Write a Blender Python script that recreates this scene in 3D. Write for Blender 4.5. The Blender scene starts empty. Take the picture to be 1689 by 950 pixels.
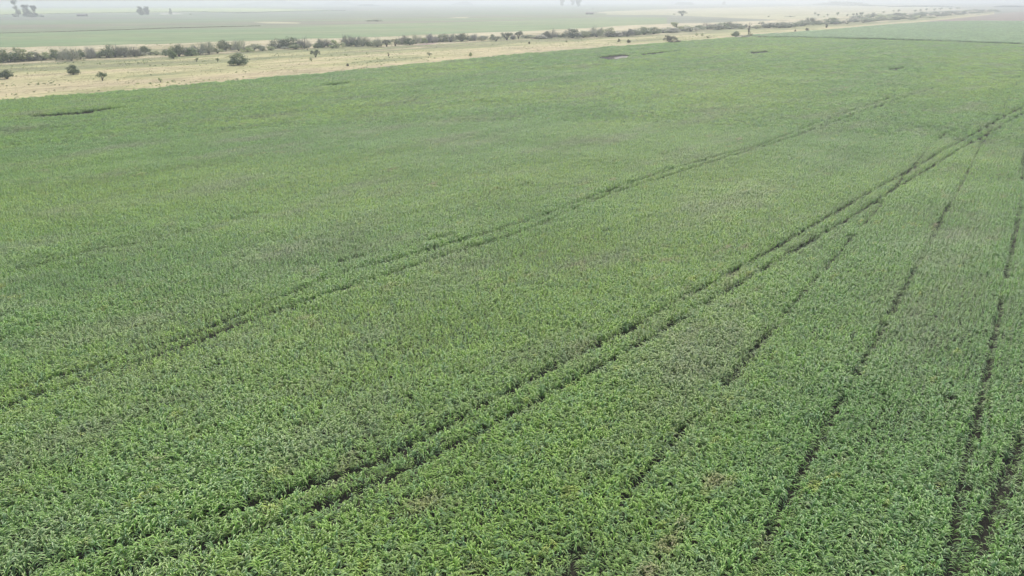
import bpy, math, random
import numpy as np
from mathutils import Vector, Matrix

random.seed(7)
rng = np.random.default_rng(11)
scene = bpy.context.scene
R = math.radians

# ------------------------------------------------------------------ camera
PW, PH = 1689.0, 950.0
FPX = 1127.0
CX, CY = PW / 2, PH / 2
CAM_H = 27.0
PITCH = math.atan((CY - 3.0) / FPX)
ROLL = R(-0.17)
fwd = Vector((0, math.cos(PITCH), -math.sin(PITCH)))
right0 = Vector((1, 0, 0))
up0 = right0.cross(fwd)
rgt = right0 * math.cos(ROLL) + up0 * math.sin(ROLL)
upv = up0 * math.cos(ROLL) - right0 * math.sin(ROLL)
cam_data = bpy.data.cameras.new("camera")
cam_data.sensor_width = 36.0
cam_data.lens = 36.0 * FPX / PW
cam_data.clip_start = 0.1
cam_data.clip_end = 60000.0
cam = bpy.data.objects.new("camera", cam_data)
scene.collection.objects.link(cam)
cam.matrix_world = Matrix(((rgt.x, upv.x, -fwd.x, 0), (rgt.y, upv.y, -fwd.y, 0),
                           (rgt.z, upv.z, -fwd.z, CAM_H), (0, 0, 0, 1)))
scene.camera = cam

# ------------------------------------------------------------------ sky, sun, exposure
SUN_EL, SUN_AZ = R(45), R(10)      # azimuth from +Y towards +X
world = bpy.data.worlds.new("World")
scene.world = world
world.use_nodes = True
wn = world.node_tree.nodes
bg = wn["Background"]
sky = wn.new("ShaderNodeTexSky")
sky.sky_type = 'NISHITA'
sky.sun_disc = False
sky.sun_elevation = SUN_EL
sky.sun_rotation = SUN_AZ
sky.air_density = 1.0
sky.dust_density = 4.0
sky.ozone_density = 1.0
world.node_tree.links.new(sky.outputs[0], bg.inputs[0])
bg.inputs[1].default_value = 0.14
sun_d = bpy.data.lights.new("sun", 'SUN')
sun_d.energy = 1.5
sun_d.angle = R(10)
sun_d.color = (1.0, 0.965, 0.91)
sun = bpy.data.objects.new("sun", sun_d)
scene.collection.objects.link(sun)
sd = Vector((math.sin(SUN_AZ) * math.cos(SUN_EL), math.cos(SUN_AZ) * math.cos(SUN_EL), math.sin(SUN_EL)))
sun.rotation_euler = sd.to_track_quat('Z', 'Y').to_euler()
sun.location = (0, 0, 200)
scene.view_settings.view_transform = 'Standard'
scene.view_settings.look = 'None'
scene.view_settings.gamma = 1.0
scene.view_settings.use_curve_mapping = False
scene.view_settings.exposure = 0.88
scene.cycles.use_denoising = True
scene.cycles.max_bounces = 9
scene.cycles.diffuse_bounces = 6
scene.cycles.glossy_bounces = 2
scene.cycles.transmission_bounces = 5
scene.cycles.volume_bounces = 1
scene.cycles.transparent_max_bounces = 4
HAZE_DENSITY = 0.00038
HAZE_COLOR = (0.62, 0.665, 0.71)

# ------------------------------------------------------------------ helpers
def G(px, py, z=0.0):
    """photo pixel -> point of the plane at height z (for reading positions off the photograph)"""
    d = fwd * FPX + rgt * (px - CX) - upv * (py - CY)
    t = (z - CAM_H) / d.z
    return Vector((d.x * t, d.y * t, z))

def scale_at(p):
    """metres per photo pixel at a ground point"""
    return (p - Vector((0, 0, CAM_H))).dot(fwd) / FPX

def tag(o, label=None, cat=None, group=None, kind=None):
    if label: o['label'] = label
    if cat: o['category'] = cat
    if group: o['group'] = group
    if kind: o['kind'] = kind
    return o

def mesh_obj(name, verts, faces, mat, parent=None, link=True):
    me = bpy.data.meshes.new(name)
    verts = np.asarray(verts, dtype=np.float64)
    me.from_pydata(verts.tolist(), [], faces)
    me.materials.append(mat)
    me.update()
    o = bpy.data.objects.new(name, me)
    if link: scene.collection.objects.link(o)
    if parent: o.parent = parent
    return o

def value_noise(x, y, scale, seed=0):
    x = np.asarray(x) / scale; y = np.asarray(y) / scale
    xi = np.floor(x).astype(np.int64); yi = np.floor(y).astype(np.int64)
    fx = x - xi; fy = y - yi
    fx = fx * fx * (3 - 2 * fx); fy = fy * fy * (3 - 2 * fy)
    def h(a, b):
        v = np.sin(a * 127.1 + b * 311.7 + seed * 74.7) * 43758.5453
        return v - np.floor(v)
    return (h(xi, yi) * (1 - fx) + h(xi + 1, yi) * fx) * (1 - fy) + (h(xi, yi + 1) * (1 - fx) + h(xi + 1, yi + 1) * fx) * fy

def in_poly(x, y, poly):
    inside = np.zeros(x.shape, bool)
    n = len(poly)
    for i in range(n):
        x1, y1 = poly[i]; x2, y2 = poly[(i + 1) % n]
        if y1 == y2: continue
        c = ((y1 > y) != (y2 > y)) & (x < (x2 - x1) * (y - y1) / (y2 - y1) + x1)
        inside ^= c
    return inside

def dist_polyline(x, y, pts):
    best = np.full(x.shape, 1e9); along = np.zeros(x.shape); s0 = 0
    for (x1, y1), (x2, y2) in zip(pts[:-1], pts[1:]):
        dx, dy = x2 - x1, y2 - y1
        L = math.hypot(dx, dy)
        t = np.clip(((x - x1) * dx + (y - y1) * dy) / (L * L), 0, 1)
        d = np.hypot(x - x1 - t * dx, y - y1 - t * dy)
        m = d < best
        best = np.where(m, d, best); along = np.where(m, s0 + t * L, along)
        s0 += L
    return best, along

AZ1 = math.atan2(2040 - CX, 1222)     # tramline / field edge direction
AZ2 = math.atan2(1753 - CX, 1222)     # second set of tracks
D1 = np.array((math.sin(AZ1), math.cos(AZ1)))
D2 = np.array((math.sin(AZ2), math.cos(AZ2)))

# ------------------------------------------------------------------ materials
def new_mat(name):
    m = bpy.data.materials.new(name)
    m.use_nodes = True
    return m, m.node_tree.nodes, m.node_tree.links, m.node_tree.nodes["Principled BSDF"]

def noise(n, l, scale, detail=3, vec=None, rough=0.55):
    t = n.new("ShaderNodeTexNoise")
    t.inputs["Scale"].default_value = scale
    t.inputs["Detail"].default_value = detail
    t.inputs["Roughness"].default_value = rough
    if vec is not None: l.new(vec, t.inputs["Vector"])
    return t

def ramp(n, l, fac, stops):
    r = n.new("ShaderNodeValToRGB")
    el = r.color_ramp.elements
    while len(el) < len(stops): el.new(0.5)
    for e, (p, c) in zip(el, stops):
        e.position = p; e.color = (*c, 1)
    l.new(fac, r.inputs[0])
    return r

def mix(n, l, a, b, fac, mode='MIX'):
    m = n.new("ShaderNodeMix"); m.data_type = 'RGBA'; m.blend_type = mode
    for sock, v in ((m.inputs["Factor"], fac), (m.inputs[6], a), (m.inputs[7], b)):
        if isinstance(v, (int, float)): sock.default_value = v
        elif isinstance(v, tuple): sock.default_value = (*v, 1)
        else: l.new(v, sock)
    return m.outputs[2]

def world_vec(n, l, rot=0.0, scl=(1, 1, 1)):
    g = n.new("ShaderNodeNewGeometry")
    r = n.new("ShaderNodeVectorRotate"); r.rotation_type = 'Z_AXIS'
    r.inputs["Angle"].default_value = rot
    l.new(g.outputs["Position"], r.inputs["Vector"])
    s = n.new("ShaderNodeVectorMath"); s.operation = 'MULTIPLY'
    s.inputs[1].default_value = scl
    l.new(r.outputs[0], s.inputs[0])
    return s.outputs[0]

def leaf_mat(name, base, yellow, blue, brown, rough=0.42, spec=0.5, trans=0.25, big=0.012, mottle=False, sheen=0.0):
    m, n, l, b = new_mat(name)
    v = world_vec(n, l, AZ1, (1.8, 0.7, 1))
    n1 = noise(n, l, big, 3, v)
    n2 = noise(n, l, big * 3.1, 3, v)
    n3 = noise(n, l, 0.35, 2, v)
    oi = n.new("ShaderNodeObjectInfo")
    r1 = ramp(n, l, n1.outputs[0], [(0.42, (0, 0, 0)), (0.62, (1, 1, 1))])
    r2 = ramp(n, l, n2.outputs[0], [(0.45, (0, 0, 0)), (0.68, (1, 1, 1))])
    r3 = ramp(n, l, oi.outputs["Random"], [(0.55, (0, 0, 0)), (1.0, (1, 1, 1))])
    r4 = ramp(n, l, n3.outputs[0], [(0.60, (0, 0, 0)), (0.75, (1, 1, 1))])
    c = mix(n, l, base, yellow, r1.outputs[0])
    c = mix(n, l, c, blue, r3.outputs[0])
    c2 = n.new("ShaderNodeMath"); c2.operation = 'MULTIPLY'
    l.new(r2.outputs[0], c2.inputs[0]); l.new(r4.outputs[0], c2.inputs[1])
    c = mix(n, l, c, brown, c2.outputs[0])
    if mottle:       # single yellowing plants and pale greyish drought patches
        n4 = noise(n, l, 0.055, 4, v, 0.65)
        r5 = ramp(n, l, n4.outputs[0], [(0.50, (0, 0, 0)), (0.70, (0.75, 0.75, 0.75))])
        c = mix(n, l, c, (0.29, 0.35, 0.16), r5.outputs[0])
        n5 = noise(n, l, 0.55, 1, v)
        r6 = ramp(n, l, n5.outputs[0], [(0.70, (0, 0, 0)), (0.76, (0.8, 0.8, 0.8))])
        c = mix(n, l, c, (0.36, 0.44, 0.06), r6.outputs[0])
    hs = n.new("ShaderNodeHueSaturation")
    mr = n.new("ShaderNodeMapRange")
    mr.inputs[3].default_value = 0.72; mr.inputs[4].default_value = 1.25
    wn_ = n.new("ShaderNodeTexWhiteNoise"); wn_.noise_dimensions = '1D'
    l.new(oi.outputs["Random"], wn_.inputs["W"])
    l.new(wn_.outputs["Value"], mr.inputs[0]); l.new(mr.outputs[0], hs.inputs["Value"])
    l.new(c, hs.inputs["Color"])
    l.new(hs.outputs[0], b.inputs["Base Color"])
    b.inputs["Roughness"].default_value = rough
    b.inputs["Specular IOR Level"].default_value = spec
    b.inputs["Sheen Weight"].default_value = sheen
    b.inputs["Sheen Roughness"].default_value = 0.5
    if trans > 0:
        t = n.new("ShaderNodeBsdfTranslucent")
        l.new(hs.outputs[0], t.inputs[0])
        ms = n.new("ShaderNodeMixShader"); ms.inputs[0].default_value = trans
        l.new(b.outputs[0], ms.inputs[1]); l.new(t.outputs[0], ms.inputs[2])
        l.new(ms.outputs[0], n["Material Output"].inputs[0])
    return m

M = {}
M['corn'] = leaf_mat("corn_leaf", (0.185, 0.365, 0.052), (0.285, 0.45, 0.055), (0.185, 0.345, 0.115), (0.38, 0.31, 0.14), rough=0.48, spec=0.85, trans=0.35, sheen=0.22, mottle=True)
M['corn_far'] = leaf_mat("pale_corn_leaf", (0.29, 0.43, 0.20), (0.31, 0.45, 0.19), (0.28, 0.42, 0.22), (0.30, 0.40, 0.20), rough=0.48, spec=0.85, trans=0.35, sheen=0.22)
M['green'] = leaf_mat("green_bush_leaf", (0.085, 0.145, 0.035), (0.13, 0.19, 0.04), (0.075, 0.125, 0.045), (0.11, 0.13, 0.045), trans=0.25, big=0.3)
M['olive'] = leaf_mat("olive_bush_leaf", (0.25, 0.31, 0.12), (0.31, 0.35, 0.13), (0.24, 0.27, 0.14), (0.28, 0.26, 0.15), trans=0.35, big=0.2)
M['dark'] = leaf_mat("dark_bush_leaf", (0.14, 0.175, 0.08), (0.19, 0.22, 0.09), (0.15, 0.165, 0.105), (0.18, 0.16, 0.10), trans=0.3, big=0.2)
M['twig'] = leaf_mat("grey_twig", (0.40, 0.39, 0.30), (0.42, 0.43, 0.28), (0.39, 0.37, 0.32), (0.42, 0.37, 0.30), rough=0.8, spec=0.2, trans=0.0, big=0.2)
M['tan'] = leaf_mat("dry_bush_leaf", (0.15, 0.14, 0.075), (0.17, 0.16, 0.075), (0.13, 0.12, 0.08), (0.17, 0.13, 0.085), rough=0.7, spec=0.2, trans=0.1, big=0.2)
M['rust'] = leaf_mat("rust_brown_leaf", (0.085, 0.055, 0.035), (0.10, 0.07, 0.04), (0.07, 0.05, 0.04), (0.09, 0.06, 0.04), rough=0.7, spec=0.2, trans=0.1, big=0.2)
M['eucalypt'] = leaf_mat("eucalypt_leaf", (0.06, 0.085, 0.05), (0.08, 0.10, 0.05), (0.06, 0.08, 0.06), (0.08, 0.09, 0.05), trans=0.1, big=0.1)
M['grass'] = leaf_mat("dry_grass_blade", (0.42, 0.37, 0.23), (0.38, 0.37, 0.20), (0.46, 0.40, 0.28), (0.34, 0.30, 0.19), rough=0.8, spec=0.2, trans=0.2, big=0.03)

def bark(name, col):
    m, n, l, b = new_mat(name)
    v = world_vec(n, l)
    t = noise(n, l, 2.5, 4, v)
    r = ramp(n, l, t.outputs[0], [(0.3, tuple(c * 0.7 for c in col)), (0.7, tuple(c * 1.3 for c in col))])
    l.new(r.outputs[0], b.inputs["Base Color"])
    b.inputs["Roughness"].default_value = 0.9
    return m
M['bark'] = bark("bark", (0.11, 0.09, 0.07))
M['dead_bark'] = bark("dead_bark", (0.09, 0.075, 0.07))

def ground_mat(name, cols, big=0.004, fine=0.25, stretch=(0.25, 1, 1), rot=AZ1, bump=0.3, rough=0.95):
    """cols: list of colours spread over large noise, with finer noise varying them"""
    m, n, l, b = new_mat(name)
    # rotate so the local Y axis runs along the fields, stretch along it
    v = world_vec(n, l, rot, (stretch[1], stretch[0], 1))
    n1 = noise(n, l, big, 5, v, 0.6)
    k = len(cols)
    r1 = ramp(n, l, n1.outputs[0], [(0.32 + 0.36 * i / max(1, k - 1), c) for i, c in enumerate(cols)])
    n2 = noise(n, l, fine, 4, v, 0.65)
    r2 = ramp(n, l, n2.outputs[0], [(0.25, (0.72, 0.72, 0.72)), (0.75, (1.25, 1.25, 1.25))])
    c = mix(n, l, r1.outputs[0], r2.outputs[0], 1.0, 'MULTIPLY')
    n3 = noise(n, l, big * 7, 4, v, 0.6)
    r3 = ramp(n, l, n3.outputs[0], [(0.3, (0.85, 0.86, 0.84)), (0.7, (1.14, 1.13, 1.15))])
    c = mix(n, l, c, r3.outputs[0], 1.0, 'MULTIPLY')
    l.new(c, b.inputs["Base Color"])
    b.inputs["Roughness"].default_value = rough
    b.inputs["Specular IOR Level"].default_value = 0.15
    bp = n.new("ShaderNodeBump"); bp.inputs["Strength"].default_value = bump
    bp.inputs["Distance"].default_value = 0.3
    l.new(n2.outputs[0], bp.inputs["Height"]); l.new(bp.outputs[0], b.inputs["Normal"])
    return m

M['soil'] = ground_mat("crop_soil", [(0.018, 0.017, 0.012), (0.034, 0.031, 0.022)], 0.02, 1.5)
M['plain'] = ground_mat("plain", [(0.13, 0.16, 0.10), (0.18, 0.19, 0.12), (0.15, 0.17, 0.12), (0.22, 0.21, 0.15)], 0.0009, 0.05, (0.3, 1, 1), rot=R(85))
M['green_field'] = ground_mat("green_field", [(0.115, 0.185, 0.075), (0.135, 0.205, 0.085), (0.175, 0.215, 0.10), (0.13, 0.18, 0.09)], 0.005, 0.12, (0.25, 1, 1), rot=R(75))
M['grey_field'] = ground_mat("stubble_field", [(0.135, 0.185, 0.09), (0.175, 0.155, 0.11), (0.14, 0.195, 0.09), (0.19, 0.19, 0.11)], 0.003, 0.08, (0.2, 1, 1), rot=R(80))
M['blue_field'] = ground_mat("blue_grey_field", [(0.115, 0.18, 0.10), (0.165, 0.165, 0.13), (0.14, 0.20, 0.105), (0.10, 0.145, 0.09)], 0.002, 0.05, (0.2, 1, 1), rot=R(85))
M['lime_field'] = ground_mat("lime_field", [(0.27, 0.34, 0.11), (0.31, 0.37, 0.12)], 0.001, 0.03, (0.2, 1, 1), rot=R(88))
M['straw_field'] = ground_mat("straw_field", [(0.30, 0.29, 0.17), (0.36, 0.34, 0.20), (0.28, 0.29, 0.17)], 0.0015, 0.05, (0.3, 1, 1), rot=R(80))
M['brown_field'] = ground_mat("ploughed_field", [(0.17, 0.14, 0.105), (0.20, 0.165, 0.125), (0.155, 0.12, 0.10)], 0.006, 0.08, (0.2, 1, 1), rot=R(60))
M['sand'] = ground_mat("sand", [(0.19, 0.18, 0.155), (0.24, 0.225, 0.19)], 0.05, 0.8)
M['pink_soil'] = ground_mat("bare_soil", [(0.24, 0.18, 0.15), (0.30, 0.23, 0.19)], 0.05, 0.8)

def pasture_mat():
    m, n, l, b = new_mat("dry_pasture")
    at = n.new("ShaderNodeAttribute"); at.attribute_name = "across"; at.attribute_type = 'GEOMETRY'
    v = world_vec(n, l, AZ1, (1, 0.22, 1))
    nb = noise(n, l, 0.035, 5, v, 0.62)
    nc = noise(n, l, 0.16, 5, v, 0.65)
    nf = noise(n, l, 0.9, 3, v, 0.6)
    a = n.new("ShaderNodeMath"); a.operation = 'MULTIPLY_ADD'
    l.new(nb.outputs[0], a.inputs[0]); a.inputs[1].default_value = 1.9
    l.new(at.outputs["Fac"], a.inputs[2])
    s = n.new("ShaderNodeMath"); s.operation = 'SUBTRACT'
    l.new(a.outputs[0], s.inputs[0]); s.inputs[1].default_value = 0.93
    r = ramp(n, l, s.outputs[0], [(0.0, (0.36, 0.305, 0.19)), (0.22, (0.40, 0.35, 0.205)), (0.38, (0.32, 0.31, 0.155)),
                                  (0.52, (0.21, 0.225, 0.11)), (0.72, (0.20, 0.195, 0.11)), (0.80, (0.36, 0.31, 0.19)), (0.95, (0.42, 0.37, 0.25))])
    r2 = ramp(n, l, nc.outputs[0], [(0.30, (0.62, 0.68, 0.58)), (0.48, (0.98, 0.98, 0.98)), (0.70, (1.22, 1.18, 1.15))])
    c = mix(n, l, r.outputs[0], r2.outputs[0], 1.0, 'MULTIPLY')
    r3 = ramp(n, l, nf.outputs[0], [(0.3, (0.70, 0.73, 0.66)), (0.7, (1.2, 1.2, 1.2))])
    c = mix(n, l, c, r3.outputs[0], 1.0, 'MULTIPLY')
    l.new(c, b.inputs["Base Color"])
    b.inputs["Roughness"].default_value = 0.95
    b.inputs["Specular IOR Level"].default_value = 0.1
    bp = n.new("ShaderNodeBump"); bp.inputs["Strength"].default_value = 0.4; bp.inputs["Distance"].default_value = 0.3
    l.new(nf.outputs[0], bp.inputs["Height"]); l.new(bp.outputs[0], b.inputs["Normal"])
    return m
M['pasture'] = pasture_mat()

def water_mat():
    m, n, l, b = new_mat("water")
    b.inputs["Base Color"].default_value = (0.12, 0.13, 0.12, 1)
    b.inputs["Roughness"].default_value = 0.08
    b.inputs["IOR"].default_value = 1.33
    t = noise(n, l, 1.2, 2, world_vec(n, l))
    bp = n.new("ShaderNodeBump"); bp.inputs["Strength"].default_value = 0.05
    l.new(t.outputs[0], bp.inputs["Height"]); l.new(bp.outputs[0], b.inputs["Normal"])
    return m
M['water'] = water_mat()
def plain_mat(name, col, rough=0.7, metal=0.0):
    m, n, l, b = new_mat(name)
    t = noise(n, l, 1.5, 4, world_vec(n, l))
    r = ramp(n, l, t.outputs[0], [(0.3, tuple(c * 0.8 for c in col)), (0.7, tuple(c * 1.15 for c in col))])
    l.new(r.outputs[0], b.inputs["Base Color"])
    b.inputs["Roughness"].default_value = rough; b.inputs["Metallic"].default_value = metal
    return m
M['roof'] = plain_mat("shed_roof", (0.12, 0.10, 0.10))
M['shed_wall'] = plain_mat("shed_wall", (0.16, 0.13, 0.12))
M['steel'] = plain_mat("galvanised_steel", (0.35, 0.35, 0.36), 0.5, 0.6)
M['dark_door'] = plain_mat("dark_doorway", (0.04, 0.035, 0.03))

# ------------------------------------------------------------------ haze
def box_obj(name, lo, hi, mat):
    (x0, y0, z0), (x1, y1, z1) = lo, hi
    v = [(x0, y0, z0), (x1, y0, z0), (x1, y1, z0), (x0, y1, z0), (x0, y0, z1), (x1, y0, z1), (x1, y1, z1), (x0, y1, z1)]
    f = [(0, 3, 2, 1), (4, 5, 6, 7), (0, 1, 5, 4), (1, 2, 6, 5), (2, 3, 7, 6), (3, 0, 4, 7)]
    return mesh_obj(name, v, f, mat)

hz = bpy.data.materials.new("haze"); hz.use_nodes = True
hn, hl = hz.node_tree.nodes, hz.node_tree.links
hn.remove(hn["Principled BSDF"])
pv = hn.new("ShaderNodeVolumePrincipled")
pv.inputs["Color"].default_value = (*HAZE_COLOR, 1)
pv.inputs["Density"].default_value = HAZE_DENSITY
pv.inputs["Anisotropy"].default_value = 0.25
hl.new(pv.outputs[0], hn["Material Output"].inputs["Volume"])
haze = box_obj("haze", (-13000, -400, -1.5), (15000, 16500, 41), hz)
tag(haze, "pale bluish haze hanging over the whole plain", "haze", kind='stuff')

# ------------------------------------------------------------------ ground and field sheets
def struct(o):
    o['kind'] = 'structure'; return o

struct(mesh_obj("ground", [(-12900, -390, 0), (14900, -390, 0), (14900, 16400, 0), (-12900, 16400, 0)], [(0, 1, 2, 3)], M['plain']))

def sheet(name, px_pts, z, mat, wobble=0.0, sub=1):
    """flat field whose outline was measured on the photograph, given real ground coordinates"""
    P = [G(x, y) for x, y in px_pts]
    out = []
    n = len(P)
    for i in range(n):
        a, b = P[i], P[(i + 1) % n]
        for k in range(sub):
            p = a.lerp(b, k / sub)
            if wobble and sub > 1:
                d = Vector((-(b - a).y, (b - a).x, 0)); 
                if d.length > 0: d.normalize()
                p = p + d * (random.uniform(-1, 1) * wobble * p.length)
            out.append((p.x, p.y, z))
    return struct(mesh_obj(name, out, [tuple(range(len(out)))], mat))

EDGE = [(-260, 188), (-120, 178), (0, 169), (200, 154), (430, 132), (640, 113), (840, 93), (1000, 79.5), (1100, 72), (1200, 64), (1240, 61)]
HEDGE_BASE = [(-260, 112), (-100, 106), (0, 101), (215, 93), (430, 82), (645, 73), (860, 63), (1075, 54), (1290, 45), (1395, 39), (1450, 35), (1520, 31), (1600, 24), (1650, 19)]
FAR_TAN = [(-260, 88), (-100, 83), (0, 79), (215, 74), (430, 67), (645, 60), (860, 52), (1000, 44), (1150, 38), (1290, 33), (1395, 27), (1450, 25), (1520, 22), (1600, 17), (1650, 14)]

sheet("far_plain", [(-300, 22.5), (130, 22), (430, 19), (600, 17), (850, 19), (1100, 21), (1100, 8), (600, 8), (-300, 13)], 0.02, M['blue_field'])
sheet("lime_field", [(-300, 25), (0, 24), (130, 22), (300, 20), (430, 19), (560, 17), (400, 13), (-300, 14)], 0.05, M['lime_field'])
sheet("blue_grey_field", [(-300, 40), (0, 38), (250, 36), (600, 30), (860, 26), (1000, 22), (850, 19), (600, 17.5), (430, 19.5), (0, 24.6), (-300, 26)], 0.05, M['blue_field'])
sheet("stubble_field", [(-300, 59), (0, 55), (200, 51), (430, 47), (600, 40), (860, 34), (1000, 30), (1000, 22), (860, 26), (600, 30), (250, 36), (0, 38), (-300, 40)], 0.08, M['grey_field'], 0.002, 6)
sheet("green_field", [(-300, 92), (-100, 86), (0, 82), (215, 77), (430, 70), (645, 63), (860, 55), (1000, 47), (1100, 42), (1100, 29), (1000, 28), (860, 34), (600, 40), (430, 47), (200, 51), (0, 55), (-300, 59)], 0.11, M['green_field'])
sheet("straw_field", [(960, 24), (1100, 25), (1290, 33), (1400, 27), (1500, 21), (1600, 15), (1500, 9), (1300, 10), (1100, 15), (1000, 19)], 0.05, M['straw_field'], 0.002, 6)
sheet("ploughed_field", [(1470, 41.5), (1500, 37.5), (1540, 33.5), (1600, 27.5), (1655, 21.5), (1700, 18), (2050, 14), (2050, 38), (1689, 36), (1600, 35.5), (1530, 37)], 0.05, M['brown_field'])
# dry pasture strip: a grid between crop edge and the far side of the scrub belt, with an across-the-strip coordinate
def interp(line, x):
    xs = [p[0] for p in line]; ys = [p[1] for p in line]
    return float(np.interp(x, xs, ys))
vs, fs, acr = [], [], []
xs = list(range(-260, 1655, 25)); NV = 8
LOW = EDGE + [(1290, 56), (1365, 50), (1450, 42.5), (1500, 37), (1540, 33), (1600, 27), (1660, 20.5)]
HI = FAR_TAN
for x in xs:
    a = G(x, interp(LOW, x) + 5.0 * (interp(LOW, x) / 110)); h = G(x, interp(HEDGE_BASE, x)); t = G(x, interp(HI, x) + random.uniform(-0.7, 0.7))
    for k in range(NV + 1):
        f = k / NV
        p = a.lerp(h, f / 0.7) if f <= 0.7 else h.lerp(t, (f - 0.7) / 0.3)
        vs.append((p.x, p.y, 0.15)); acr.append(f)
for i in range(len(xs) - 1):
    for k in range(NV):
        q = i * (NV + 1) + k
        fs.append((q, q + NV + 1, q + NV + 2, q + 1))
pst = struct(mesh_obj("dry_pasture", vs, fs, M['pasture']))
at = pst.data.attributes.new("across", 'FLOAT', 'POINT'); at.data.foreach_set("value", acr)

_rg = random.Random(9)
EDGE_RAG = []
for (xa, ya), (xb, yb) in zip(EDGE[:-1], EDGE[1:]):
    nseg = max(2, int((xb - xa) / 9))
    for k in range(nseg):
        f = k / nseg; yy = ya + (yb - ya) * f
        EDGE_RAG.append((xa + (xb - xa) * f, yy + _rg.uniform(-0.5, 0.9) * (yy / 110) + (1.6 if _rg.random() < 0.07 else 0)))
CROP = EDGE_RAG + [(1259, 62.3), (1460, 67.5), (1689, 75), (1900, 83), (2150, 93), (2150, 1400), (-600, 1400), (-600, 215)]
CROP2 = [(1228, 59.5), (1290, 56), (1365, 50.5), (1450, 43), (1520, 38), (1600, 35.5), (1689, 36), (1950, 38), (2150, 40), (2150, 90.2), (1900, 81.1), (1689, 73.3), (1460, 65.3), (1259, 60.7)]
def px_poly(pts): return [(G(x, y).x, G(x, y).y) for x, y in pts]
crop_poly = px_poly(CROP); crop2_poly = px_poly(CROP2)
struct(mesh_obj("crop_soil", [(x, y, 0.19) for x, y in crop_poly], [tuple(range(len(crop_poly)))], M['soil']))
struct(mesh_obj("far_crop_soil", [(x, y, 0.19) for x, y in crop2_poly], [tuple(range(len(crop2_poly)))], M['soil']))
sheet("sand_patch", [(1012, 95.8), (1022, 94), (1034, 93), (1038, 94), (1030, 97.5), (1016, 98.5)], 0.21, M['sand'])
sheet("bare_patch", [(680, 75.5), (700, 72), (716, 70.5), (722, 71.5), (706, 74.5)], 0.20, M['pink_soil'])
sheet("pale_track", [(418, 36.5), (455, 36), (497, 37.6), (490, 39), (440, 38.6)], 0.14, M['straw_field'])
sheet("pale_patch", [(735, 30), (752, 28.6), (775, 28.4), (768, 29.8)], 0.14, M['straw_field'])
sheet("pond_water", [(261, 23.6), (268, 22), (284, 21.3), (300, 22), (304, 23), (290, 24.3), (270, 24.4)], 0.12, M['water'])
sheet("far_pond_water", [(1300, 7.9), (1310, 7.3), (1330, 7.3), (1340, 7.8), (1320, 8.4)], 0.12, M['water'])

# ------------------------------------------------------------------ corn
def leaf_geom(V, F, base, az, length, rise, droop, width, seg, fold, twist=0.0):
    """one arching corn blade: rises, arches over and hangs; V-folded when fold > 0"""
    dx, dy = math.cos(az), math.sin(az)
    px, py = -dy, dx
    p = Vector(base); ang = rise
    step = length / seg
    i0 = len(V)
    nx = 3 if fold else 2
    for k in range(seg + 1):
        t = k / seg
        w = width * (0.45 + 1.1 * t if t < 0.5 else (1.0 - ((t - 0.5) / 0.5) ** 1.8)) * 0.5
        w = max(w, 0.004)
        a2 = az + twist * t
        px, py = -math.sin(a2), math.cos(a2)
        if fold:
            V += [(p.x - px * w, p.y - py * w, p.z + w * fold), (p.x, p.y, p.z), (p.x + px * w, p.y + py * w, p.z + w * fold)]
        else:
            V += [(p.x - px * w, p.y - py * w, p.z), (p.x + px * w, p.y + py * w, p.z)]
        ang = rise - (rise + droop) * min(1.0, t * 1.15) ** 1.25
        p = p + Vector((math.cos(a2) * math.cos(ang) * step, math.sin(a2) * math.cos(ang) * step, math.sin(ang) * step))
    for k in range(seg):
        for j in range(nx - 1):
            a = i0 + k * nx + j
            F.append((a, a + 1, a + nx + 1, a + nx))

def plant_geom(V, F, ox, oy, h, seg, fold, nl=9, wmul=1.0, rnd=random, lean=0.08):
    az0 = rnd.uniform(0, math.pi * 2)
    lx, ly = rnd.uniform(-lean, lean), rnd.uniform(-lean, lean)
    hs = h * 0.72
    r = 0.014
    i0 = len(V)
    for z, rr in ((0, r), (hs, r * 0.7)):
        for k in range(3):
            a = k * 2.094
            V.append((ox + lx * z + rr * math.cos(a), oy + ly * z + rr * math.sin(a), z))
    for k in range(3):
        F.append((i0 + k, i0 + (k + 1) % 3, i0 + 3 + (k + 1) % 3, i0 + 3 + k))
    for i in range(nl):
        t = i / (nl - 1)
        z = hs * (0.22 + 0.78 * t)
        az = az0 + math.pi * i + rnd.uniform(-0.75, 0.75)
        L = h * (0.50 + 0.24 * math.sin(math.pi * min(1, t * 0.9 + 0.12))) * rnd.uniform(0.85, 1.12)
        if t > 0.8: L *= 0.72
        rise = R(rnd.uniform(50, 70) + 12 * t)
        droop = R(rnd.uniform(42, 80) * (1.0 - 0.5 * max(0, t - 0.7) / 0.3))
        leaf_geom(V, F, (ox + lx * z, oy + ly * z, z), az, L, rise, droop, 0.066 * wmul * rnd.uniform(0.85, 1.15), seg, fold, rnd.uniform(-0.6, 0.6))

def hidden_collection(name, objs):
    c = bpy.data.collections.new(name)
    for o in objs: c.objects.link(o)
    return c

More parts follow.
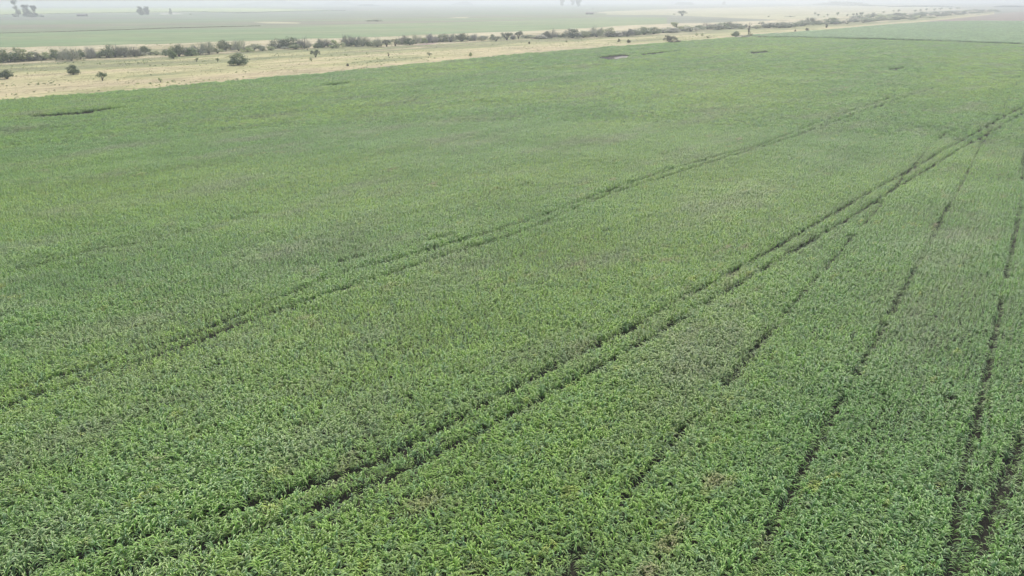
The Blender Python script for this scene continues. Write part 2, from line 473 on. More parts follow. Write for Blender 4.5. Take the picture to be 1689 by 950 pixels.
def corn_variants(mat, prefix):
    out = []
    rnd = random.Random(5)
    for i in range(10):
        V, F = [], []
        plant_geom(V, F, 0, 0, rnd.uniform(1.0, 1.18), 7, 0.35, 8, 1.0, rnd)
        out.append(mesh_obj("%s_a%02d" % (prefix, i), V, F, mat, link=False))
    for i in range(8):
        V, F = [], []
        for k in range(6):
            plant_geom(V, F, rnd.uniform(-0.42, 0.42), rnd.uniform(-0.42, 0.42), rnd.uniform(0.92, 1.18), 4, 0.35, 8, 1.05, rnd)
        out.append(mesh_obj("%s_b%02d" % (prefix, i), V, F, mat, link=False))
    for i in range(6):
        V, F = [], []
        for k in range(24):
            plant_geom(V, F, rnd.uniform(-1.0, 1.0), rnd.uniform(-1.0, 1.0), rnd.uniform(0.85, 1.2), 3, 0.35, 7, 1.2, rnd)
        out.append(mesh_obj("%s_c%02d" % (prefix, i), V, F, mat, link=False))
    return out

def gn_scatter(name, pts, rot, scl, idx, coll, zval=0.19, zs=None):
    me = bpy.data.meshes.new(name)
    n = len(pts)
    me.vertices.add(n)
    co = np.zeros((n, 3), np.float32); co[:, :2] = pts; co[:, 2] = zval
    me.vertices.foreach_set("co", co.ravel())
    a = me.attributes.new("rz", 'FLOAT', 'POINT'); a.data.foreach_set("value", np.asarray(rot, np.float32))
    a = me.attributes.new("sc", 'FLOAT', 'POINT'); a.data.foreach_set("value", np.asarray(scl, np.float32))
    a = me.attributes.new("ix", 'INT', 'POINT'); a.data.foreach_set("value", np.asarray(idx, np.int32))
    me.update()
    o = bpy.data.objects.new(name, me); scene.collection.objects.link(o)
    ng = bpy.data.node_groups.new(name + "_scatter", 'GeometryNodeTree')
    ng.interface.new_socket("Geometry", in_out='INPUT', socket_type='NodeSocketGeometry')
    ng.interface.new_socket("Geometry", in_out='OUTPUT', socket_type='NodeSocketGeometry')
    N, L = ng.nodes, ng.links
    gi, go = N.new("NodeGroupInput"), N.new("NodeGroupOutput")
    ip = N.new("GeometryNodeInstanceOnPoints")
    ci = N.new("GeometryNodeCollectionInfo")
    ci.inputs["Collection"].default_value = coll
    ci.inputs["Separate Children"].default_value = True
    ci.inputs["Reset Children"].default_value = True
    ip.inputs["Pick Instance"].default_value = True
    def attr(nm, typ):
        q = N.new("GeometryNodeInputNamedAttribute"); q.data_type = typ; q.inputs[0].default_value = nm
        return q.outputs["Attribute"]
    cx = N.new("ShaderNodeCombineXYZ")
    L.new(attr("rz", 'FLOAT'), cx.inputs[2])
    e2r = N.new("FunctionNodeEulerToRotation")
    L.new(cx.outputs[0], e2r.inputs[0])
    L.new(gi.outputs[0], ip.inputs["Points"])
    L.new(ci.outputs[0], ip.inputs["Instance"])
    L.new(attr("ix", 'INT'), ip.inputs["Instance Index"])
    L.new(e2r.outputs[0], ip.inputs["Rotation"])
    L.new(attr("sc", 'FLOAT'), ip.inputs["Scale"])
    L.new(ip.outputs[0], go.inputs[0])
    md = o.modifiers.new("scatter", 'NODES'); md.node_group = ng
    return o

# wheel tracks through the crop, as measured on the photo: (points, half width, strength)
TRACKS = [
 ([(-150,1010),(72,932),(300,868),(430,825),(607,764),(743,698),(793,667),(900,612),(994,565),(1051,536),(1101,504),(1186,461),(1211,446),(1254,422),(1383,345),(1504,277),(1637,202),(1750,140)], .26, .97),
 ([(0,1020),(229,939),(329,902),(508,842),(582,805),(657,776),(725,744),(829,694),(908,648),(947,628),(1008,594),(1089,549),(1121,527),(1225,464),(1293,422),(1390,365),(1483,306),(1587,243),(1689,186),(1800,125)], .26, .97),
 ([(-60,690),(100,640),(300,570),(404,529),(540,485),(671,443),(750,416),(886,373),(1000,322),(1135,279),(1311,225),(1418,186),(1479,164),(1540,145)], .26, .95),
 ([(-60,665),(150,605),(330,545),(450,497),(550,455),(700,415),(800,385),(926,345),(1010,312),(1110,278),(1250,240),(1400,184),(1470,160)], .25, .85),
 ([(1720,40),(1689,250),(1683,343),(1669,418),(1663,443),(1647,529),(1635,579),(1626,629),(1613,686),(1597,742),(1583,817),(1560,960)], .21, .85),
 ([(1740,560),(1700,680),(1683,728),(1658,775),(1640,818),(1619,860),(1600,900),(1583,960)], .20, .8),
 ([(1700,95),(1676,136),(1658,171),(1644,197),(1615,243),(1601,275),(1579,318),(1558,350),(1536,397),(1483,489),(1443,565),(1408,622),(1393,650),(1354,715),(1304,817),(1279,857),(1240,950)], .19, .85),
 ([(1561,104),(1500,150),(1447,343-120),(1418,240),(1400,250)][:2], .22, .4),
 ([(1570,212),(1558,222),(1533,243),(1500,280),(1447,343),(1411,383),(1372,429),(1332,475),(1282,532),(1221,604),(1150,683),(1069,771),(1022,825),(962,903),(920,960)], .20, .7),
 ([(-60,470),(0,455),(80,433),(150,412),(240,400),(330,378),(420,352)], .24, .7),
 ([(560,430),(640,410),(760,385)], .3, .4),
 ([(1700,700),(1660,800),(1620,900),(1610,960)], .2, .5),
]
tracks = [([tuple(G(x, y, 0.85)[:2]) for x, y in pts], w, s) for pts, w, s in TRACKS if len(pts) > 1]

# clearings: (px polygon on the crop-top plane)
HOLES = [
 [(44, 194.5), (75, 191.8), (110, 189.5), (135, 187.8), (153, 184.8), (157, 190.5), (130, 193.5), (105, 195), (60, 196.5)],
 [(153, 184.8), (178, 182), (208, 179.6), (208, 181.6), (160, 187.5)],
 [(980, 97), (1000, 94), (1028, 91), (1040, 92.6), (1036, 98), (1004, 101)],
 [(1056, 90.5), (1090, 87), (1130, 83.6), (1130, 84.8), (1092, 90), (1060, 93.2)],
 [(1235, 87.6), (1268, 85), (1270, 88.2), (1240, 91)],
 [(1462, 116), (1482, 114), (1495, 109.5), (1497, 111), (1484, 116.5), (1466, 118.5)],
 [(530, 142.3), (552, 141), (578, 138.6), (578, 140), (555, 143.6), (535, 144)],
]
holes = [[tuple(G(x, y, 0.19)[:2]) for x, y in h] for h in HOLES]

def in_view(x, y, mx=330, my=420):
    dep = y * fwd.y + (0.5 - CAM_H) * fwd.z
    up_ = y * up0.y + (0.5 - CAM_H) * up0.z
    px = CX + FPX * x / dep; py = CY - FPX * up_ / dep
    return (dep > 1) & (px > -mx) & (px < PW + mx) & (py < PH + my)

def crop_grid(poly, step_u, step_w, jit, rmin, rmax, seed):
    g = np.random.default_rng(seed)
    D, P_ = D2, np.array((D2[1], -D2[0]))
    k = int(rmax / step_u) + 2; kw = int(rmax / step_w) + 2
    u, w = np.meshgrid(np.arange(-k, k) * step_u, np.arange(-kw, kw) * step_w, indexing='ij')
    u = u.ravel(); w = w.ravel()
    x = u * D[0] + w * P_[0]; y = u * D[1] + w * P_[1]
    r = np.hypot(x, y)
    m = (r >= rmin) & (r < rmax) & in_view(x, y)
    x, y, r = x[m], y[m], r[m]
    x = x + g.normal(0, jit, x.shape); y = y + g.normal(0, jit, y.shape)
    m = in_poly(x, y, poly)
    x, y = x[m], y[m]
    return x, y, g

R0, R1 = 165.0, 300.0
PTS, ROT, SCL, IDX = [], [], [], []
for lod, (su, sw, jit, r0, r1) in enumerate(((.215, .47, .10, 0, R0), (.80, .80, .14, R0, R1), (1.75, 1.75, .3, R1, 950))):
    x, y, g = crop_grid(crop_poly, su, sw, jit, r0, r1, 20 + lod)
    keep = np.ones(x.shape, bool)
    s = 0.76 + 0.30 * value_noise(x, y, 9.0, 3)
    ua = x * D1[0] + y * D1[1]; wa = x * D1[1] - y * D1[0]
    s *= 0.88 + 0.24 * value_noise(ua * 0.3, wa, 5.0, 5)
    s *= 0.92 + 0.16 * value_noise(x, y, 1.3, 9)
    s *= g.uniform(0.88, 1.1, x.shape)
    if lod < 2:
        for pts, w, st in tracks:
            d, al = dist_polyline(x, y, pts)
            wob = w * (0.55 + 0.9 * value_noise(al, al * 0 + w * 100, 2.2, 13))
            cut = value_noise(al, al * 0, 3.5, int(w * 1000)) * 0.6 + value_noise(al, al * 0 + 9, 14, 3) * 0.4
            on = cut < 0.1 + st * 0.74
            hw = wob if lod == 0 else wob * 1.15
            thin = g.random(x.shape) < (0.96 if w > 0.235 else 0.72)
            keep &= ~((d < hw) & on & thin)
            s = np.where((d < hw) & ~thin, s * 0.75, s)
            s = np.where((d < hw * 2.1) & on, s * 0.86, s)
        # odd missing clumps
        if lod == 0:
            hole = value_noise(x, y, 0.9, 31) * 0.65 + value_noise(x, y, 6.0, 33) * 0.35
            keep &= (hole < 0.885) | (g.random(x.shape) < 0.35)
    else:
        for pts, w, st in tracks:
            d, al = dist_polyline(x, y, pts)
            s = np.where((d < 0.9) & (value_noise(al, al * 0, 9, 3) < st), s * 0.8, s)
    for h in holes: keep &= ~in_poly(x, y, h)
    x, y, s = x[keep], y[keep], s[keep]
    n = len(x)
    PTS.append(np.stack([x, y], 1)); ROT.append(g.uniform(0, 6.283, n)); SCL.append(s)
    lo, cnt = ((0, 10), (10, 8), (18, 6))[lod]
    IDX.append(g.integers(lo, lo + cnt, n))
    print("corn lod", lod, n)
vc = hidden_collection("corn_plants", corn_variants(M['corn'], "corn_plant"))
corn = gn_scatter("corn_crop", np.concatenate(PTS), np.concatenate(ROT), np.concatenate(SCL), np.concatenate(IDX), vc)
tag(corn, "dense green corn crop with arching leaves filling the near field", "corn crop", kind='stuff')

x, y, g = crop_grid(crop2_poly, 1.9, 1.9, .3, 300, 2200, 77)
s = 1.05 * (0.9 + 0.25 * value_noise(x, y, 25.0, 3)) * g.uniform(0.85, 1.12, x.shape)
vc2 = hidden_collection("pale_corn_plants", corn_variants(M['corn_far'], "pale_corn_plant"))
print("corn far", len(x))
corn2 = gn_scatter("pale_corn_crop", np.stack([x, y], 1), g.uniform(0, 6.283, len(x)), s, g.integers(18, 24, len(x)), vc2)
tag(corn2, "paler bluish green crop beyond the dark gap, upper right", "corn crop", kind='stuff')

# dry grass tufts on the pasture
def tuft(rnd):
    V, F = [], []
    for k in range(26):
        a = rnd.uniform(0, 6.283); r = rnd.uniform(0, 0.5)
        leaf_geom(V, F, (r * math.cos(a), r * math.sin(a), 0), rnd.uniform(0, 6.283), rnd.uniform(0.25, 0.5), R(rnd.uniform(55, 85)), R(20), 0.035, 2, 0)
    return V, F
rnd_t = random.Random(3)
tv = []
for i in range(5):
    V, F = tuft(rnd_t)
    tv.append(mesh_obj("grass_tuft_%d" % i, V, F, M['grass'], link=False))
n = 60000
past_poly = px_poly([(x, interp(LOW, x) + 1.5) for x in range(-160, 1560, 40)] + [(x, interp(HI, x)) for x in range(1560, -161, -40)])
tx = rng.uniform(-330, 330, n); ty = rng.uniform(170, 620, n)
cl = value_noise(tx * 0.5 + ty * .5, tx - ty, 9, 4) * 0.6 + value_noise(tx, ty, 2.5, 8) * 0.4
m = in_poly(tx, ty, past_poly) & (cl > 0.42)
tx, ty = tx[m], ty[m]
print("tufts", len(tx))
gr = gn_scatter("dry_grass", np.stack([tx, ty], 1), rng.uniform(0, 6.28, len(tx)), rng.uniform(0.35, 0.8, len(tx)), rng.integers(0, 5, len(tx)), hidden_collection("grass_tufts", tv), 0.15)
tag(gr, "tufts of dry straw-coloured grass on the pasture beside the crop", "dry grass", kind='stuff')

# green weeds mixed in at the margin of the crop
wv = []
for i in range(4):
    V, F = [], []
    for k in range(30):
        a = rnd_t.uniform(0, 6.283); r = rnd_t.uniform(0, 0.45)
        leaf_geom(V, F, (r * math.cos(a), r * math.sin(a), 0), rnd_t.uniform(0, 6.283), rnd_t.uniform(0.3, 0.7), R(rnd_t.uniform(50, 80)), R(30), 0.07, 2, 0)
    wv.append(mesh_obj("weed_%d" % i, V, F, M['olive'], link=False))
n = 26000
wx = rng.uniform(-330, 330, n); wy = rng.uniform(170, 620, n)
ed, _ = dist_polyline(wx, wy, [tuple(G(x, y)[:2]) for x, y in EDGE])
cl = value_noise(wx, wy, 12, 14) * 0.5 + value_noise(wx, wy, 4, 18) * 0.5
m = in_poly(wx, wy, past_poly) & (((ed < 7) & (cl > 0.38)) | (cl > 0.66))
wx, wy = wx[m], wy[m]
print("weeds", len(wx))
wd = gn_scatter("margin_weeds", np.stack([wx, wy], 1), rng.uniform(0, 6.28, len(wx)), rng.uniform(0.5, 1.2, len(wx)), rng.integers(0, 4, len(wx)), hidden_collection("weeds", wv), 0.15)
tag(wd, "olive green weeds dotted over the dry grass and thickest along the crop margin", "weeds", kind='stuff')

# ------------------------------------------------------------------ bushes and trees
def tube(V, F, a, b, ra, rb, n=5):
    a, b = Vector(a), Vector(b)
    d = (b - a).normalized()
    u = d.orthogonal().normalized(); w = d.cross(u)
    i0 = len(V)
    for p, r in ((a, ra), (b, rb)):
        for k in range(n):
            t = 2 * math.pi * k / n
            q = p + (u * math.cos(t) + w * math.sin(t)) * r
            V.append(tuple(q))
    for k in range(n):
        F.append((i0 + k, i0 + (k + 1) % n, i0 + n + (k + 1) % n, i0 + n + k))

def leaf_cloud(V, F, centers, n, size, rnd):
    for i in range(n):
        c, r = rnd.choice(centers)
        d = Vector((rnd.gauss(0, 1), rnd.gauss(0, 1), rnd.gauss(0, 1)))
        d.normalize()
        rr = r * (rnd.random() ** 0.45)
        p = Vector(c) + Vector((d.x * rr, d.y * rr, d.z * rr * 0.8))
        if p.z < 0.03: p.z = 0.03 + rnd.random() * 0.06
        nrm = (d + Vector((rnd.uniform(-1, 1), rnd.uniform(-1, 1), rnd.uniform(-0.5, 1.2)))).normalized()
        u = nrm.orthogonal().normalized()
        a = rnd.uniform(0, 6.283)
        u = u * math.cos(a) + nrm.cross(u) * math.sin(a)
        w = nrm.cross(u)
        s = size * rnd.uniform(0.6, 1.4)
        i0 = len(V)
        V += [tuple(p - u * s), tuple(p - w * s * 0.45), tuple(p + u * s), tuple(p + w * s * 0.45)]
        F.append((i0, i0 + 1, i0 + 2, i0 + 3))

def bush_meshes(kind, seed):
    """unit-sized bush (width about 1, height about 1): crown mesh and trunk mesh"""
    rnd = random.Random(seed)
    V, F, TV, TF = [], [], [], []
    cs = []
    def pick(n, zlo, zhi, rlo, rhi, dome=0.5):
        for i in range(n):
            a = rnd.uniform(0, 6.283); r = 0.42 * math.sqrt(rnd.random())
            zt = zhi - dome * (r / 0.42) ** 2 * (zhi - zlo)
            cs.append(((r * math.cos(a), r * math.sin(a), rnd.uniform(zlo, max(zlo + .02, zt))), rnd.uniform(rlo, rhi)))
    if kind in ('round', 'clump'):
        for i in range(9):
            a = i * 0.7 + rnd.uniform(-.2, .2); cs.append(((0.34 * math.cos(a), 0.34 * math.sin(a), rnd.uniform(0.18, 0.42)), rnd.uniform(0.15, 0.2)))
        pick(rnd.randint(26, 30), 0.16, 0.84, 0.16, 0.25)
        leaf_cloud(V, F, cs, 3000, 0.034, rnd)
    elif kind == 'umbrella':
        pick(rnd.randint(18, 22), 0.40, 0.86, 0.12, 0.19, 0.55)
        leaf_cloud(V, F, cs, 1500, 0.036, rnd)
    elif kind == 'low':
        pick(16, 0.12, 0.82, 0.10, 0.2, 0.7)
        leaf_cloud(V, F, cs, 1200, 0.036, rnd)
    else:   # bare: many twigs and few leaves
        pick(16, 0.2, 0.86, 0.10, 0.18, 0.6)
        leaf_cloud(V, F, cs, 520, 0.024, rnd)
        for i in range(300):
            c, rr = rnd.choice(cs)
            b = Vector(c) + Vector((rnd.uniform(-rr, rr), rnd.uniform(-rr, rr), rnd.uniform(-rr, rr * 1.2)))
            a_ = Vector((b.x * 0.7 + rnd.uniform(-.08, .08), b.y * 0.7 + rnd.uniform(-.08, .08), b.z * rnd.uniform(0.1, 0.6)))
            tube(V, F, a_, b, 0.009, 0.004, 3)
    for (c, r) in cs[:8]:
        c = Vector(c)
        mid = Vector((c.x * 0.35, c.y * 0.35, c.z * 0.5))
        tube(TV, TF, (c.x * 0.06, c.y * 0.06, 0), mid, 0.03, 0.02)
        tube(TV, TF, mid, c, 0.02, 0.008)
    A = np.array(V); q = np.percentile(np.abs(A[:, :2]), 99.0) * 2; zt = np.percentile(A[:, 2], 99.5)
    k = np.array((1 / q, 1 / q, 1 / zt))
    V = [tuple(v) for v in A * k]; TV = [tuple(v) for v in np.array(TV) * k]
    return (V, F), (TV, TF)

PROTO = {}
def proto_mesh(kind, variant, matkey):
    key = (kind, variant, matkey)
    if key not in PROTO:
        (V, F), (TV, TF) = bush_meshes(kind, hash((len(kind), variant)) & 0xffff)
        mc = bpy.data.meshes.new("crown"); mc.from_pydata(V, [], F); mc.materials.append(M[matkey]); mc.update()
        mt = bpy.data.meshes.new("trunk"); mt.from_pydata(TV, [], TF); mt.materials.append(M['bark']); mt.update()
        PROTO[key] = (mc, mt)
    return PROTO[key]

def empty(name, loc, label, cat, group=None):
    o = bpy.data.objects.new(name, None)
    o.empty_display_size = 0.5
    o.location = loc
    scene.collection.objects.link(o)
    return tag(o, label, cat, group)

def place_bush(name, px, py, w, h, kind, matkey, label, cat, group=None, variant=None, z=0.15):
    p = G(px, py, z)
    s = scale_at(p)
    root = empty(name, p, label, cat, group)
    if variant is None: variant = random.randint(0, 3)
    mc, mt = proto_mesh(kind, variant, matkey)
    sc = (w * s * 1.05, w * s * random.uniform(0.85, 1.0), h * s * 1.03)
    rz = random.uniform(0, 6.283)
    for nm, me in (('crown', mc), ('trunk', mt)):
        o = bpy.data.objects.new(nm, me); scene.collection.objects.link(o); o.parent = root
    root.scale = sc; root.rotation_euler.z = rz
    return root

# lone bushes on the pasture
LONE = [
 (12, 130, 21, 14, 'round', 'green', "dark green rounded bush on the dry pasture at the photo's left edge"),
 (122, 123, 19, 15, 'round', 'green', "bright green rounded bush in the pasture, second from the left"),
 (169.5, 133, 17, 14, 'umbrella', 'green', "small green tree with flat crown and visible trunk near the crop"),
 (265, 136, 8, 7, 'umbrella', 'olive', "tiny dark shrub standing alone in the tan grass near the crop"),
 (286, 97, 13, 18, 'round', 'green', "slender upright green tree at the foot of the scrub belt"),
 (273, 92, 15, 9, 'low', 'green', "low bright green bush beside the slender green tree"),
 (248, 91, 8, 5, 'low', 'green', "very small green bush at the foot of the grey scrub"),
 (324.5, 102, 8, 6, 'umbrella', 'olive', "tiny dark shrub in the greenish grass left of the big lone bush"),
 (359, 102, 6, 6, 'umbrella', 'olive', "smallest shrub in the grass just left of the big lone bush"),
 (393.5, 107, 31, 19, 'round', 'green', "biggest lone bush, wide dark green dome in the pasture"),
 (378.5, 107.5, 5, 7, 'umbrella', 'olive', "tiny upright sapling at the left foot of the biggest lone bush"),
 (520.5, 94.5, 16, 11, 'umbrella', 'dark', "dark mushroom-shaped bush in the pasture before the scrub belt"),
 (513.5, 101, 6, 6, 'low', 'olive', "little brown shrub just below the dark mushroom-shaped bush"),
 (573.5, 109.5, 5, 5, 'bare', 'tan', "tiny pale dry shrub in the tan grass near the crop"),
 (641, 93, 3, 6, 'low', 'rust', "thin dark stump standing in the tan grass"),
 (708, 91.5, 10, 7, 'low', 'olive', "small olive tussock on a dark seam of the tan grass"),
 (775.5, 93, 7, 6, 'low', 'olive', "small olive yellow bush close to the crop edge"),
 (873, 73, 4, 5, 'bare', 'tan', "tiny dry shrub in pale grass left of the bare clearing"),
 (934, 70, 5, 4, 'low', 'olive', "tiny olive shrub in the pasture above the clearing"),
 (1037, 71, 8, 6, 'bare', 'tan', "sparse dry shrub in pale grass left of the wide tan bush"),
 (1021, 69, 5, 5, 'low', 'tan', "pale tussock in the grass near the sparse dry shrub"),
 (1107, 71.5, 29, 12, 'low', 'tan', "wide olive tan bush at the very edge of the crop"),
 (1149, 59, 5, 4, 'low', 'olive', "left one of two small olive tussocks below the scrub belt"),
 (1158, 59, 5, 4, 'low', 'olive', "right one of two small olive tussocks below the scrub belt"),
 (1167, 63, 7, 4, 'low', 'dark', "small dark shrub by the crop edge left of the green corner bush"),
 (1213, 61, 14, 9, 'round', 'green', "green bush at the crop corner left of the dark dead tree"),
 (1225, 63, 24, 5, 'low', 'green', "long low green thicket along the crop corner"),
 (1237, 60, 9, 7, 'low', 'olive', "grey green bush at the foot of the dark dead tree"),
 (1252, 63, 9, 3, 'low', 'dark', "low dark shrub on the crop edge right of the dead tree"),
 (1311, 52, 3.5, 3, 'low', 'rust', "tiny brown shrub left of the dark red shrub on the far pasture"),
 (1331, 51, 7, 4.5, 'low', 'rust', "dark red brown shrub alone on the far tan strip"),
 (1363, 46, 4, 6, 'bare', 'tan', "thin dry sapling beside the far end of the crop"),
]
for px, py, w, h, k, mk, lab in LONE:
    nm = 'small_tree' if 'tree' in lab.split(' with')[0].split(' at')[0].split(' left')[0] and 'bush' not in lab and 'shrub' not in lab else ('stump' if 'stump' in lab else 'bush')
    place_bush(nm, px, py, w, h, k, mk, lab, {'small_tree': 'tree', 'stump': 'stump'}.get(nm, 'bush'), None)

# hedge belt, (px, base y, width, height, look); look g green, y olive, d dark, t bare grey
BELT = [
 (-40,105,34,24,'g'),(-12,104,30,24,'g'),(15,102,34,22,'g'),(38,101,34,24,'y'),(55,100,24,16,'d'),(72,99,24,14,'y'),(93,98,18,18,'g'),(104,99,18,14,'t'),(118,100,28,20,'t'),(133,97,14,16,'g'),(151,96,16,18,'t'),(164,95,15,10,'y'),(178,95,22,22,'d'),(190,94,24,20,'t'),(207,94,22,18,'t'),
 (221,93,22,16,'t'),(240,88,16,13,'g'),(258,91,16,8,'y'),(296,93,18,21,'d'),(308,92,16,14,'t'),(316,92,20,14,'g'),(329,90,22,18,'t'),(345,89,24,20,'t'),(359,88,20,14,'y'),(371,84,20,19,'d'),(383,82,6,9,'g'),(394,84,20,18,'t'),(407,86,20,8,'y'),(419,84,22,12,'d'),(433,84,16,9,'t'),
 (447,83,12,7,'y'),(461,79,31,16,'d'),(479,79,26,19,'g'),(488,81,20,9,'y'),(503,80,20,18,'t'),(507,83,7,8,'d'),(524,79,14,9,'g'),(534,78,24,14,'t'),(556,79,22,14,'y'),(575,76,24,18,'t'),(587,76,14,10,'g'),(599,76,24,16,'t'),(612,76,16,8,'g'),(622,77,20,15,'t'),(638,77,14,13,'d'),
 (652,76,14,13,'d'),(664,73,20,14,'t'),(676,74,16,12,'g'),(686,72,16,15,'t'),(696,71,16,9,'y'),(713,70,22,14,'t'),(729,69,24,14,'d'),(743,69,18,13,'t'),(762,68,22,14,'d'),(775,67,14,8,'y'),(784,67,14,12,'t'),(795,67,16,8,'t'),(813,66,10,10,'g'),(818,68,16,8,'d'),(836,66,17,13,'d'),(846,65,10,8,'t'),(855,64,14,14,'d'),
 (866,63,14,7,'t'),(879,63,12,5,'y'),(892,64,22,7,'d'),(910,63,22,14,'t'),(925,62,14,9,'g'),(944,62.5,28,16,'g'),(962,62,20,12,'y'),(972,61,16,9,'g'),(984,61,24,17,'t'),(1003,60.5,26,16,'y'),(1012,60.5,30,10,'d'),(1035,60,24,12,'t'),(1048,58,16,10,'g'),(1062,57,22,13,'g'),
 (1078,56,22,12,'g'),(1093,54,14,7,'y'),(1105,53.5,32,9,'d'),(1118,51,28,15,'y'),(1130,51,20,10,'y'),(1140,52,26,8,'d'),(1153,49,22,8,'g'),(1166,48,24,10,'t'),(1182,49,22,9,'d'),(1190,47.5,24,11,'g'),(1206,47,24,11,'t'),(1218,46.5,20,8,'g'),(1228,46,12,6,'t'),
 (1247,47,16,6,'y'),(1256,40,9,4.5,'y'),(1268,46,24,9,'d'),(1285,46,24,10,'g'),(1301,45.5,28,9,'g'),(1314,43,14,7,'y'),(1325,42.5,24,10,'d'),(1337,40,16,11,'t'),(1348,41,14,8,'g'),(1359,40,12,5,'y'),(1371,39.5,23,11,'g'),(1386,39,12,5,'t'),(1397,39.5,16,6,'d'),(1404,35,16,8,'t'),
]
rb = random.Random(21)
low_l = [(1405, 39), (1450, 36), (1520, 32), (1560, 27), (1600, 23.5), (1650, 19)]
hi_l = [(1405, 31), (1450, 27), (1520, 23.5), (1560, 20), (1600, 18), (1650, 16.6)]
x = 1412
while x < 1652:
    for row in range(3):
        f = (row + rb.uniform(0.1, 0.9)) / 3
        yy = interp(low_l, x) * f + interp(hi_l, x) * (1 - f)
        BELT.append((x + rb.uniform(-4, 4), yy, rb.uniform(12, 20) * (1 - (x - 1412) / 500), rb.uniform(4.5, 7.5) * (1 - (x - 1412) / 420), rb.choice('ggyydt')))
    x += 11
x = -30
while x < 1400:       # undergrowth between the bigger bushes
    for _ in range(2 if rb.random() < 0.8 else 0):
        BELT.append((x, interp(HEDGE_BASE, x) - rb.uniform(-0.5, 3.0) * (1 - x / 2200), rb.uniform(12, 22) * (1 - x / 3200), rb.uniform(4, 8) * (1 - x / 3000), rb.choice('ytyttd')))
    x += rb.uniform(15, 24)
BELT.sort(key=lambda b: b[0])
LOOK = {'g': ('leafy green', 'green', ('round', 'clump')), 'y': ('yellowish olive', 'olive', ('round', 'low')),
        'd': ('dark shadowy', 'dark', ('round', 'umbrella')), 't': ('bare grey twiggy', 'twig', ('bare',))}
SECT = [(-1e9, 60, "at the left edge"), (60, 200, "behind the bright green rounded bush"), (200, 340, "behind the slender upright green tree"),
        (340, 440, "behind the biggest lone bush"), (440, 560, "behind the dark mushroom-shaped bush"), (560, 680, "behind the thin stump"),
        (680, 800, "behind the two small bushes"), (800, 940, "left of long clearing"), (940, 1080, "behind the sandy crop clearing"),
        (1080, 1200, "behind the wide tan bush"), (1200, 1300, "around the dark dead tree"), (1300, 1410, "behind the dark red shrub"), (1410, 1500, "where it widens"),
        (1500, 1590, "beside the brown field"), (1590, 1e9, "at its far tip")]
ORD = ["leftmost", "second", "third", "fourth", "fifth", "sixth", "seventh", "eighth", "ninth", "tenth", "eleventh", "twelfth", "thirteenth"]
buckets = {}
for b in BELT:
    sct = next(t for a, c, t in SECT if a <= b[0] < c)
    size = 'tall' if b[3] >= 13 * (1 - b[0] / 2600) else 'low'
    buckets.setdefault((sct, b[4], size), []).append(b)
for (sct, look, size), lst in buckets.items():
    for i, b in enumerate(lst):
        adj, mk, kinds = LOOK[look]
        if len(lst) == 1: lab = "only %s %s bush in the belt %s" % (size, adj, sct)
        else:
            o_ = "leftmost" if i == 0 else ("rightmost" if i == len(lst) - 1 else ORD[i])
            lab = "%s %s %s bush%s in scrub belt %s" % (o_, size, adj, " from left" if 0 < i < len(lst) - 1 else "", sct)
        lab = lab.replace("in scrub belt", "in belt") if len(lab.split()) > 16 else lab
        kind = rb.choice(kinds)
        hh = b[3] * (1.12 if look == 't' else 1.0)
        place_bush('scrub_bush', b[0], b[1], b[2] * 1.18, hh * 0.88, kind, mk, lab, 'bush', "thorny bushes of the scrub belt", variant=rb.randint(0, 3))

# scattered small trees behind the belt on the right
SC = [(1344,25.5,4,4.5),(1349,27,5,4),(1365,27,4,4),(1381,25.5,5,5),(1397,27.5,4,4),(1407,27,4,4.5),(1413,27,5,5),(1420,27.5,7,6.5),(1440,25,5,4),(1457,22,5,3.5),
      (1474,20,4,3),(1482,20.5,5,4.5),(1509,20,6,3.5),(1518,19,4,3.5),(1528,18,4.5,4),(1541,17.6,5,3.4),(1551,16.5,7,3.8),(1567,16,6,3.2),(1580,15.4,6,3),(1359,29.5,3,3),(1268,28,5,2.2),(1304,28,20,2.2)]
for i, (px, py, w, h) in enumerate(SC):
    if i < 20:
        k = sorted(SC[:20]).index(SC[i])
        o_ = (ORD + ["fourteenth", "fifteenth", "sixteenth", "seventeenth", "eighteenth", "nineteenth", "rightmost"])[k]
        place_bush('small_tree', px, py, w, h, 'umbrella', 'dark', "%s%s of the small dark trees scattered behind the scrub belt" % (o_, "" if k in (0, 19) else " from left"), 'tree', "small trees scattered behind the scrub belt", z=0.05)
    else:
        place_bush('thicket', px, py, w, h, 'low', 'dark', ["small dark thicket left of the long one on the straw field", "long flat dark thicket on the straw coloured field"][i - 20], 'bush', z=0.05)

# the dark dead tree at the crop corner
def branches(V, F, p, d, L, r, depth, rnd):
    q = p + d * L
    tube(V, F, p, q, r, r * 0.6, 5)
    if depth == 0: return
    for k in range(rnd.randint(2, 3)):
        nd = (d + Vector((rnd.uniform(-.7, .7), rnd.uniform(-.7, .7), rnd.uniform(-0.05, .5)))).normalized()
        branches(V, F, p + d * L * rnd.uniform(0.6, 1.0), nd, L * rnd.uniform(0.5, 0.75), r * 0.55, depth - 1, rnd)
p = G(1234.5, 57, 0.15); s = scale_at(p)
dt = empty("dead_tree", p, "tall dark dead tree wrapped in climber at the crop corner", "tree")
rnd = random.Random(4)
V, F = [], []
H = 21 * s
tube(V, F, (0, 0, 0), (0.1, 0, H * 0.55), 0.05 * H * 0.6, 0.03 * H * 0.6, 7)
branches(V, F, Vector((0.1, 0, H * 0.5)), Vector((-0.1, 0, 1)).normalized(), H * 0.24, H * 0.016, 3, rnd)
branches(V, F, Vector((0, 0, H * 0.3)), Vector((-0.6, 0.2, 0.7)).normalized(), H * 0.2, H * 0.012, 2, rnd)
